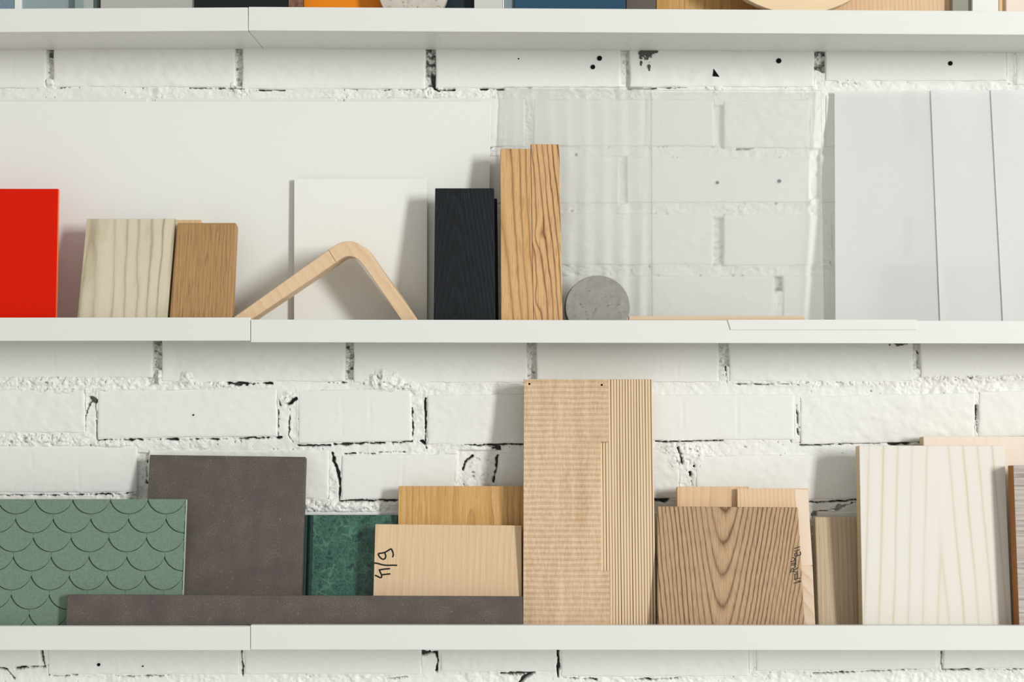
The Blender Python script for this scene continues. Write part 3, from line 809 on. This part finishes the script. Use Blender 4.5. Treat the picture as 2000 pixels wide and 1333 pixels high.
def disc(name, label, row, cx, cy, r, y, lean, t, mat, chip=False):
    n = 72
    R = r * y / F
    fz = floor_z(row, cx)
    zc = EYE + (666.5 - cy) * y / F
    lift = max(0.0, R - (zc - fz)) + 0.0002
    poly = [(R * math.cos(2 * math.pi * a / n), R * math.sin(2 * math.pi * a / n)) for a in range(n)]
    o = link(name, prism(poly, 0, t, 0.0008, 2), mat)
    o.location = ((cx - 1000) * y / F, y, zc + lift)
    o.rotation_euler = (-lean, 0, 0)
    return o
o = disc('concrete_disc', '', 'middle', 1167.5, 603, 62.8, 1.984, 0.16, 0.011, M['concrete'])
tag(o, 'round grey concrete disc with brown stains beside the golden oak boards', 'disc')
o = disc('concrete_disc', '', 'middle', 1164, 606, 61.5, 2.002, 0.16, 0.010, M['concrete'])
tag(o, 'second concrete disc, almost hidden behind the stained one', 'disc')
o = slab('wood_strip', 'low thin pinkish wood strip lying along the ledge right of the concrete disc', 'wood strip', 'middle', 1228, 1572, 617.5, 1.984, 1.985, 0.010, M['strip_wood'], 0.0005, 1)

# ---- clear and frosted sheets
def sheet_mat(name, clear, rough_part, rough, haze, tint=(0.985, 0.99, 0.985, 1), bumpf=None):
    """plastic sheet: a share goes straight through, a share is refracted (rough), a share is scattered white"""
    k = N(name)
    tr = k.n('ShaderNodeBsdfTransparent')
    tr.inputs[0].default_value = tint
    rf = k.n('ShaderNodeBsdfRefraction')
    rf.inputs['Color'].default_value = tint
    rf.inputs['Roughness'].default_value = rough
    rf.inputs['IOR'].default_value = 1.35
    df = k.n('ShaderNodeBsdfDiffuse')
    df.inputs[0].default_value = (0.97, 0.97, 0.955, 1)
    tl = k.n('ShaderNodeBsdfTranslucent')
    tl.inputs[0].default_value = (0.97, 0.97, 0.955, 1)
    gl = k.n('ShaderNodeBsdfGlossy')
    gl.inputs['Roughness'].default_value = 0.55
    def mx(f, a, b):
        m = k.n('ShaderNodeMixShader')
        m.inputs[0].default_value = f
        k.t.links.new(a, m.inputs[1])
        k.t.links.new(b, m.inputs[2])
        return m.outputs[0]
    sc = mx(0.20, df.outputs[0], tl.outputs[0])
    a = mx(rough_part, tr.outputs[0], rf.outputs[0])
    b = mx(haze, a, sc)
    c = mx(0.03, b, gl.outputs[0])
    if bumpf:
        h = bumpf(k)
        bp = k.n('ShaderNodeBump')
        bp.inputs['Strength'].default_value = 0.18
        bp.inputs['Distance'].default_value = 0.001
        k.t.links.new(h, bp.inputs['Height'])
        for q in (df, gl, tl):
            k.t.links.new(bp.outputs[0], q.inputs['Normal'])
    k.t.links.new(c, k.out.inputs[0])
    return k.m

def mesh_relief(k):
    x, y, z = k.xyz(k.coord())
    a = k.math('SINE', k.math('MULTIPLY', x, 2 * math.pi / 0.0017))
    b = k.math('SINE', k.math('MULTIPLY', z, 2 * math.pi / 0.0017))
    return k.math('MULTIPLY', a, b)
M['fluted'] = sheet_mat('clear_fluted_plastic', 1, 0.42, 0.02, 0.13)
M['satin'] = sheet_mat('satin_clear_plastic', 1, 0.34, 0.11, 0.13)
M['frost'] = sheet_mat('frosted_plastic', 1, 0.66, 0.17, 0.59)
M['frost2'] = sheet_mat('dense_frosted_plastic', 1, 0.78, 0.27, 0.68)
M['mesh'] = sheet_mat('woven_mesh_plastic', 1, 0.78, 0.3, 0.74, bumpf=mesh_relief)

def fluted_sheet(label, xl, xr, ytop, yb, yt, t):
    o = slab('fluted_sheet', label, 'acrylic sheet', 'middle', xl, xr, ytop, yb, yt, t, M['fluted'], 0)
    me = o.data
    w = max(v.co.x for v in me.vertices)
    h = max(v.co.z for v in me.vertices)
    n = 200
    co = []
    for i in range(n + 1):
        x = -w + 2 * w * i / n
        f = -0.0026 * (0.5 - 0.5 * math.cos(2 * math.pi * (x + w) / 0.0245))
        co += [(x, f, 0), (x, f, h), (x, t, 0), (x, t, h)]
    fs = []
    for i in range(n):
        a, b = 4 * i, 4 * i + 4
        fs += [(a, b, b + 1, a + 1), (a + 2, a + 3, b + 3, b + 2), (a + 1, b + 1, b + 3, a + 3), (a, a + 2, b + 2, b)]
    fs += [(0, 1, 3, 2), (4 * n, 4 * n + 2, 4 * n + 3, 4 * n + 1)]
    m2 = bpy.data.meshes.new('fluted')
    m2.from_pydata(co, [], fs)
    m2.update()
    m2.materials.append(M['fluted'])
    o.data = m2
    return o
fluted_sheet('clear fluted plastic sheet leaning behind the golden oak boards and concrete disc', 984, 1272, 170, 2.048, 2.0625, 0.003)
o = slab('plastic_sheet', 'satin clear plastic sheet with blurred bricks behind, between fluted and frosted sheets', 'acrylic sheet', 'middle', 1274, 1604, 176, 2.040, 2.0625, 0.003, M['satin'], 0)
o = slab('plastic_sheet', 'frosted plastic sheet with one blurred dark joint behind it', 'acrylic sheet', 'middle', 1630, 1834, 178, 2.030, 2.0635, 0.0015, M['frost'], 0, bl=1632, br=1850)
o = slab('plastic_sheet', 'densely frosted white plastic sheet left of the mesh sheet', 'acrylic sheet', 'middle', 1818, 1975, 176, 2.0282, 2.0617, 0.0015, M['frost2'], 0, bl=1838, br=1985)
o = slab('plastic_sheet', 'milky sheet with fine woven mesh at the right end of the middle ledge', 'acrylic sheet', 'middle', 1935, 2240, 176, 2.0264, 2.0599, 0.0015, M['mesh'], 0, bl=1961, br=2270)
o = slab('grey_slab', 'added dark grey plate giving the dim patch behind the frosted sheets', 'tile', 'middle', 1722, 2220, 520, 2.050, 2.0600, 0.006, plain('dim_patch_grey', S(62, 62, 60), 0.7), 0.0008, 2)  # added plate: its dark colour stands in for a dim patch

# a little white angle strip hooked over the lip
def lip_strip():
    zt = P(1600, 626.6, LIP).z + 0.0004
    x0, x1 = (1421 - 1000) * LIP / F, (1790 - 1000) * LIP / F
    hh = 0.0122
    bm = bmesh.new()
    prof = [(-0.0013, -hh), (-0.0003, -hh), (-0.0003, 0.0002), (0.0068, 0.0002), (0.0068, 0.0006), (-0.0013, 0.0006)]
    A = [bm.verts.new((0.004 if z < -0.005 else 0.0, y, z)) for y, z in prof]
    B = [bm.verts.new((x1 - x0, y, z + 0.0003)) for y, z in prof]
    n = len(prof)
    bm.faces.new(A); bm.faces.new(list(reversed(B)))
    for i in range(n):
        bm.faces.new((A[i], A[(i + 1) % n], B[(i + 1) % n], B[i]))
    bmesh.ops.recalc_face_normals(bm, faces=bm.faces[:])
    me = bpy.data.meshes.new('strip')
    bm.to_mesh(me); bm.free()
    o = link('edge_strip', me, M['lacquer'])
    o.location = (x0, LIP, zt)
    tag(o, 'thin white angle strip hooked over the lip of the middle ledge', 'strip')
lip_strip()

# ------------------------------------------------------------------ bottom ledge
def scale_tile():
    t = 0.009
    o = slab('scale_tile', 'sage green tile with raised fish-scale pattern on the bottom ledge', 'tile', 'bottom', -190, 363.5, 975.5, 1.978, 2.010, t, [M['sage'], M['sage_edge']], 0.0004, 1, side_mat=1)
    w = max(v.co.x for v in o.data.vertices)
    h = max(v.co.z for v in o.data.vertices)
    x0, z0 = local(o, 32.5, 1004)          # lowest point of one scale of the top row
    x1, _ = local(o, 326, 1004)
    px = (x1 - x0) / 4
    _, z6 = local(o, 57, 1190)
    pz = (z0 - z6) / 5
    R = px * 0.515
    for k in range(-1, 8):
        zc = z0 - k * pz + R
        for i in range(-5, 7):
            cx = x0 + i * px + (0.5 * px if k % 2 else 0.0) - 0.0
            if cx - R > w or cx + R < -w or zc - R > h - 0.002:
                continue
            # flat plate: its own lower arc, its upper edge cut by the two plates above, a groove between
            pts = []
            n = 18
            for a in range(n + 1):
                q = math.pi * (1.04 + 0.92 * a / n)
                pts.append((cx + R * math.cos(q), zc + R * math.sin(q)))
            def gap(q):
                u = (q - math.pi) / math.pi          # 0 at the left cusp, 1 at the right cusp
                return 0.00018 + 0.0019 * max(0.0, 1 - u * 1.15) ** 0.7
            for a in range(12):                      # up along the plate above on the right
                q = math.pi * (1.5 - 0.37 * a / 11)
                r = R + gap(q)
                x = cx + 0.5 * px + r * math.cos(q)
                if x > cx:
                    pts.append((x, zc + pz + r * math.sin(q)))
            for a in range(12):                      # down along the plate above on the left
                q = math.pi * (1.87 - 0.37 * a / 11)
                r = R + gap(q)
                x = cx - 0.5 * px + r * math.cos(q)
                if x <= cx:
                    pts.append((x, zc + pz + r * math.sin(q)))
            fr, bk = [], []
            for x, z in pts:
                x = max(-w + 0.0004, min(w - 0.0004, x))
                z = max(0.0006, min(h - 0.0004, z))
                fr.append((x, -0.0030, z))
                bk.append((x, 0.0004, z))
            bm = bmesh.new()
            cv = bm.verts.new((max(-w + .0004, min(w - .0004, cx)), -0.0030, max(0.0006, min(h - .0004, zc - 0.3 * R))))
            A = [bm.verts.new(p) for p in fr]
            B = [bm.verts.new(p) for p in bk]
            m = len(A)
            for q in range(m):
                r = (q + 1) % m
                try:
                    bm.faces.new((cv, A[q], A[r]))
                    bm.faces.new((A[q], B[q], B[r], A[r]))
                except ValueError:
                    pass
            bmesh.ops.remove_doubles(bm, verts=bm.verts[:], dist=1e-6)
            bmesh.ops.recalc_face_normals(bm, faces=bm.faces[:])
            if len(bm.faces) < 4:
                bm.free()
                continue
            me = bpy.data.meshes.new('scale')
            bm.to_mesh(me); bm.free()
            link('scale', me, M['sage'], o)
    return o
scale_tile()
slab('fibre_board', 'tall dark grey-brown fibre board leaning behind the green scale tile', 'board', 'bottom', 293, 597, 889, 1.992, 2.048, 0.014, M['fibre'], 0.0005, 1, ytop_r=893.2)
slab('fibre_board', 'long low dark grey-brown board along the front of the bottom ledge', 'board', 'bottom', 132, 1020.5, 1162, 1.9602, 1.970, 0.010, M['fibre'], 0.0005, 1, ytop_r=1165.5, bl=126, br=1021.5)

def marble_tile():
    o = slab('marble_tile', 'green veined marble tile with a moulded edge beside the dark fibre board', 'tile', 'bottom', 590, 777, 1006, 2.016, 2.050, 0.010, M['marble'], 0.0012, 2)
    w = max(v.co.x for v in o.data.vertices)
    h = max(v.co.z for v in o.data.vertices)
    # the moulding: two rolls and a groove along its left side
    prof = []
    for a in range(0, 13):
        u = a / 12
        prof.append((-w + 0.0005 + u * 0.0150, -0.0006 - 0.0018 * abs(math.sin(2 * math.pi * u)) ** 0.7))
    bm = bmesh.new()
    A = [bm.verts.new((x, y, 0.0005)) for x, y in prof]
    B = [bm.verts.new((x, y, h - 0.0008)) for x, y in prof]
    A2 = [bm.verts.new((prof[0][0], 0.0004, 0.0005)), bm.verts.new((prof[-1][0], 0.0004, 0.0005))]
    B2 = [bm.verts.new((prof[0][0], 0.0004, h - 0.0008)), bm.verts.new((prof[-1][0], 0.0004, h - 0.0008))]
    for q in range(12):
        bm.faces.new((A[q], A[q + 1], B[q + 1], B[q]))
    bm.faces.new((A2[0], A[0], B[0], B2[0]))
    bm.faces.new((A[-1], A2[1], B2[1], B[-1]))
    bm.faces.new([B2[0]] + B + [B2[1]])
    bm.faces.new([A2[1]] + A[::-1] + [A2[0]])
    bmesh.ops.recalc_face_normals(bm, faces=bm.faces[:])
    me = bpy.data.meshes.new('moulding')
    bm.to_mesh(me); bm.free()
    link('moulding', me, M['marble_dark'], o)
M['marble_dark'] = plain('dark_green_marble', S(18, 48, 42), 0.6, 0.25, 0.3, 200)
marble_tile()
slab('wood_sample', 'honey oak board standing behind the pale plank with handwriting', 'wood board', 'bottom', 778.5, 1024, 950, 2.014, 2.044, 0.012, M['oak_honey'], 0.0006, 2)
o = slab('wood_sample', 'pale oak plank marked 6/4 in black pen, left of the tall sawn board', 'wood board', 'bottom', 733, 1018.5, 1024.5, 1.986, 2.018, 0.012, M['oak_pale'], 0.0006, 2, bl=726.5, br=1019.5, ytop_r=1027)
def zz(ox, oy, s, pts):
    return [(ox + a / s, oy + b / s) for a, b in pts]
W1 = [[(430, 552), (545, 535), (600, 500), (660, 465)], [(430, 555), (455, 610), (510, 655), (555, 640), (568, 590), (545, 535)], [(660, 465), (690, 530), (697, 580), (680, 615)],
      [(365, 715), (430, 722), (500, 745), (580, 757), (700, 752), (762, 756)], [(440, 837), (540, 820), (638, 813)], [(458, 845), (475, 890), (490, 920), (560, 912), (645, 903)], [(490, 920), (497, 960), (470, 972), (430, 950), (375, 925)]]
ribbons('handwriting', o, [zz(690, 1020, 8.888, s) for s in W1], 0.0020, M['ink'])

def tall_board():
    yb, yt = 1.984, 2.030
    o = slab('laminated_board', 'tallest board on the bottom ledge, rough-sawn face with striped plywood edge', 'wood board', 'bottom', 1172, 1273.5, 741.5, yb + 0.004, yt + 0.004, 0.018, M['plies'], 0.0006, 1, bl=1171, br=1282)
    # the sawn face sheet in front, notched on its right side
    x = lambda px, py: local(o, px, py)
    yf = -0.004
    pts = [(1021.5, 1262), (1191.5, 1262), (1190, 1116), (1174.5, 1116), (1173, 864.5), (1188.5, 864.5), (1187, 741.8), (1023, 741.5)]
    poly = [x(*p) for p in pts]
    poly = [(a, max(b, 0.0003)) for a, b in poly]
    link('sawn_face', prism(poly, yf, 0.0, 0.0004, 1), M['sawn'], o)
    pl = [x(1021.8, 1262), x(1174, 1262), x(1172, 742), x(1023.4, 742)]
    link('backing_ply', prism([(a, max(b, 0.0003)) for a, b in pl], 0.0, 0.018, 0.0004, 1), M['beech'], o)
    for q in ((1034, 751), (1175, 753)):
        xx, z2 = x(*q)
        n = 10
        r = 0.0015
        me = prism([(xx + r * math.cos(2 * math.pi * a / n), z2 + r * math.sin(2 * math.pi * a / n)) for a in range(n)], yf - 0.0002, yf + 0.0006)
        link('nail_hole', me, M['gap'], o)
tall_board()

slab('wood_sample', 'light ash board with curved figure, its top left of the dark gap', 'wood board', 'bottom', 1322.5, 1463, 951, 2.004, 2.040, 0.015, M['ash_light'], 0.0006, 1, bl=1322)
o = slab('wood_sample', 'light straight-grained board with pale sapwood edge behind the brown cathedral oak', 'wood board', 'bottom', 1440, 1578.5, 954.5, 1.996, 2.031, 0.006, M['ash_strip'], 0.0005, 1, bl=1441, br=1591)
pts = [(1563, 1105), (1587, 1105), (1577.6, 957), (1552, 957)]
x = [local(o, *p) for p in pts]
link('sapwood', prism(x, -0.0002, 0.0004), M['sapwood2'] if 'sapwood2' in M else plain('white_sapwood', S(234, 214, 192), 0.5, 0.3), o)
pts = [(1568, 1262), (1594, 1262), (1587, 1106), (1563, 1106)]
x = [local(o, *p) for p in pts]
link('figured_edge', prism([(a, max(b, 0.0004)) for a, b in x], -0.0002, 0.0004), M['sapwood'], o)
o = slab('wood_sample', 'brown oak board with nested cathedral grain and faint handwriting', 'wood board', 'bottom', 1283.5, 1558.5, 989.5, 1.970, 2.014, 0.010, M['oak_cath'], 0.0016, 2, bl=1285, br=1574, ytop_r=991.5)
W2 = [[(570, 360), (630, 335), (690, 320)], [(570, 415), (640, 400), (690, 375)], [(640, 430), (600, 450), (570, 490), (590, 530), (630, 520), (640, 480), (620, 455)], [(630, 520), (680, 500), (715, 490), (700, 420)],
      [(530, 560), (570, 555), (585, 595), (545, 640), (490, 640)], [(510, 690), (560, 670), (610, 690)], [(505, 720), (550, 710), (610, 700)], [(605, 540), (600, 650), (590, 780)], [(490, 880), (510, 790), (560, 790), (550, 840), (650, 770)],
      [(520, 860), (560, 840), (600, 875), (655, 855)], [(570, 925), (610, 905), (650, 910)], [(560, 1030), (640, 1010), (700, 1000)], [(640, 880), (645, 950), (640, 1010)], [(585, 930), (580, 1030)], [(555, 1110), (630, 1095), (720, 1070), (700, 1060), (640, 1060)]]
ribbons('handwriting', o, [zz(1500, 1040, 11.1, s) for s in W2], 0.0012, M['grey_ink'])
slab('wood_sample', 'weathered brown oak board in the gap left of the white pine plank', 'wood board', 'bottom', 1591, 1700, 1010, 2.020, 2.046, 0.017, M['grey_oak'], 0.0020, 2)
slab('wood_sample', 'wide white pine plank with fine yellow V-shaped rings on the bottom ledge', 'wood board', 'bottom', 1678, 1961, 871, 1.986, 2.014, 0.022, [M['white_pine'], M['pine_side']], 0.0005, 1, side_mat=1, bl=1685, br=1977.5)
slab('wood_sample', 'pinkish maple board rising behind the white pine plank', 'wood board', 'bottom', 1803, 2250, 853, 2.016, 2.042, 0.020, [M['pink_maple'], M['pine_side']], 0.0010, 2, side_mat=1)
o = slab('flooring_sample', 'whitewashed grey plank with brown core at the right end of bottom ledge', 'wood board', 'bottom', 1979, 2240, 909.5, 1.961, 1.984, 0.022, [M['whitewash'], M['core']], 0.0004, 1, side_mat=1, bl=1992)

# ------------------------------------------------------------------ top ledge: only the feet of its samples are in view
def top(name, label, cat, xl, xr, h, yb, lean, t, mat, bevel=0.0006, bl=None, br=None):
    ytop = 640 - 0.5  # replaced below
    yt = yb + lean
    zf = floor_z('top', min(max(xl, -200), 2200))
    ytop = 666.5 - (zf + h - EYE) * F / yt
    return slab(name, label, cat, 'top', xl, xr, ytop, yb, yt, t, mat, bevel, 1, bl=xl if bl is None else bl, br=xr if br is None else br)
def glass_like(name, col, a=0.35):
    k = N(name)
    b = k.n('ShaderNodeBsdfPrincipled')
    b.inputs['Base Color'].default_value = col
    b.inputs['Roughness'].default_value = 0.12
    tr = k.n('ShaderNodeBsdfTransparent')
    tr.inputs[0].default_value = col
    m = k.n('ShaderNodeMixShader')
    m.inputs[0].default_value = 1 - a
    k.t.links.new(tr.outputs[0], m.inputs[1])
    k.t.links.new(b.outputs[0], m.inputs[2])
    k.t.links.new(m.outputs[0], k.out.inputs[0])
    return k.m
top('glass_sample', 'speckled blue-grey glass sample at the left end of the top ledge', 'glass sample', -180, 27, 0.20, 1.985, 0.03, 0.008, plain('blue_grey_glass', S(118, 138, 152), 0.25, 0.5, 0.15, 500))
top('white_board', 'narrow white strip between the blue-grey glass and the pale glass', 'board', 28, 41, 0.20, 1.985, 0.03, 0.010, M['mdf_white'])
top('glass_sample', 'pale grey-blue glass sample with greenish band on the top ledge', 'glass sample', 42, 160, 0.18, 1.990, 0.03, 0.006, glass_like('pale_blue_glass', S(176, 192, 194)))
top('glass_sample', 'narrow greenish glass strip beside the pale grey-blue glass', 'glass sample', 145.5, 161, 0.17, 1.978, 0.03, 0.006, glass_like('green_glass', S(150, 172, 166), 0.2))
top('glass_sample', 'clear pale strip of glass left of the grey felt panel', 'glass sample', 162, 182, 0.19, 1.984, 0.03, 0.008, glass_like('clear_glass', S(200, 208, 203), 0.3))
top('grey_slab', 'thin dark grey-green slab edge beside the grey felt panel', 'tile', 183, 195, 0.16, 1.984, 0.03, 0.010, plain('dark_grey_green', S(84, 96, 92), 0.6, 0.3, 0.2, 400))
top('felt_panel', 'light grey felt panel left of the black panel', 'panel', 196, 379.5, 0.21, 1.978, 0.035, 0.009, plain('grey_felt', S(180, 179, 171), 0.85, 0.1, 0.07, 900))
top('colour_panel', 'black panel between grey felt panel and copper strip', 'panel', 380, 562, 0.22, 1.974, 0.035, 0.009, plain('deep_black', S(17, 24, 25), 0.5, 0.3))
def copper():
    k = N('patinated_copper')
    co = k.coord()
    x, y, z = k.xyz(co)
    n = k.noise(co, 130, 3, 0.6)
    c = k.mix(k.ramp(n, 0.3, 0.7), S(96, 66, 54), S(170, 128, 106))
    return k.bsdf(c, 0.4, metal=0.5)
top('metal_strip', 'narrow copper brown strip between black and orange panels', 'metal strip', 563, 591, 0.20, 1.974, 0.035, 0.006, copper())
top('colour_panel', 'orange panel left of the round concrete disc', 'panel', 593, 800, 0.20, 1.990, 0.035, 0.009, plain('orange', S(233, 136, 12), 0.5, 0.3, 0.05))
top('colour_panel', 'dark navy panel behind the round concrete disc on the top ledge', 'panel', 803, 925, 0.19, 1.990, 0.035, 0.009, plain('dark_navy', S(28, 42, 52), 0.5, 0.3, 0.2, 300))
o = disc('concrete_disc', '', 'top', 807, -19, 68, 1.966, 0.10, 0.012, M['terrazzo'])
tag(o, 'warm grey concrete disc standing on the top ledge', 'disc')
top('colour_panel', 'light grey panel right of the navy panel on the top ledge', 'panel', 926, 981, 0.18, 1.974, 0.035, 0.009, plain('light_grey', S(206, 206, 200), 0.5, 0.3))
top('white_board', 'thin white edge strip beside the blue fabric panel', 'board', 981.6, 984.5, 0.18, 1.974, 0.035, 0.009, M['mdf_white'], 0.0003)
top('colour_panel', 'grey-blue narrow panel left of the dark blue fabric panel', 'panel', 985, 1004, 0.20, 1.980, 0.035, 0.009, plain('grey_blue', S(128, 142, 148), 0.6, 0.3, 0.1))
top('fabric_panel', 'dark blue fabric panel in the middle of the top ledge', 'panel', 1004.6, 1222, 0.21, 1.976, 0.035, 0.010, plain('blue_fabric', S(52, 82, 104), 0.85, 0.1, 0.18, 700))
top('fabric_panel', 'dark taupe fabric panel right of the blue fabric panel', 'panel', 1223, 1281, 0.2, 1.988, 0.035, 0.010, plain('taupe_fabric', S(104, 96, 92), 0.85, 0.1, 0.12, 700))
top('wood_sample', 'oak board behind the round birch plate, its left end showing', 'wood board', 1282, 1560, 0.19, 1.998, 0.035, 0.012, M['oak_honey'])
top('wood_sample', 'striped oak board right of the round birch plate', 'wood board', 1561, 1859, 0.20, 1.996, 0.035, 0.012, M['ash_strip'])
o = disc('birch_plate', '', 'top', 1557, -162, 195, 1.966, 0.12, 0.012, wood('birch', S(234, 209, 172), S(218, 186, 144), cx=-0.3, freq=60, amt=0.25, fine=0.15, blotch=0.1, axis='X'))
tag(o, 'large round pale birch plate in front of two oak boards', 'wood plate')
top('glass_sample', 'grey-green glass sample between striped oak board and white panel', 'glass sample', 1860, 1898, 0.19, 1.985, 0.035, 0.008, plain('grey_green', S(150, 150, 136), 0.3, 0.5))
top('white_board', 'white panel near the right end of the top ledge', 'board', 1899, 1950, 0.2, 1.980, 0.035, 0.010, M['mdf_white'])
top('wood_sample', 'narrow tan board edge left of the pale pine board', 'wood board', 1951, 1964, 0.2, 1.985, 0.035, 0.010, M['beech'])
top('wood_sample', 'pale pine board at the right end of the top ledge', 'wood board', 1965, 2200, 0.2, 1.980, 0.035, 0.010, M['pink_maple'])
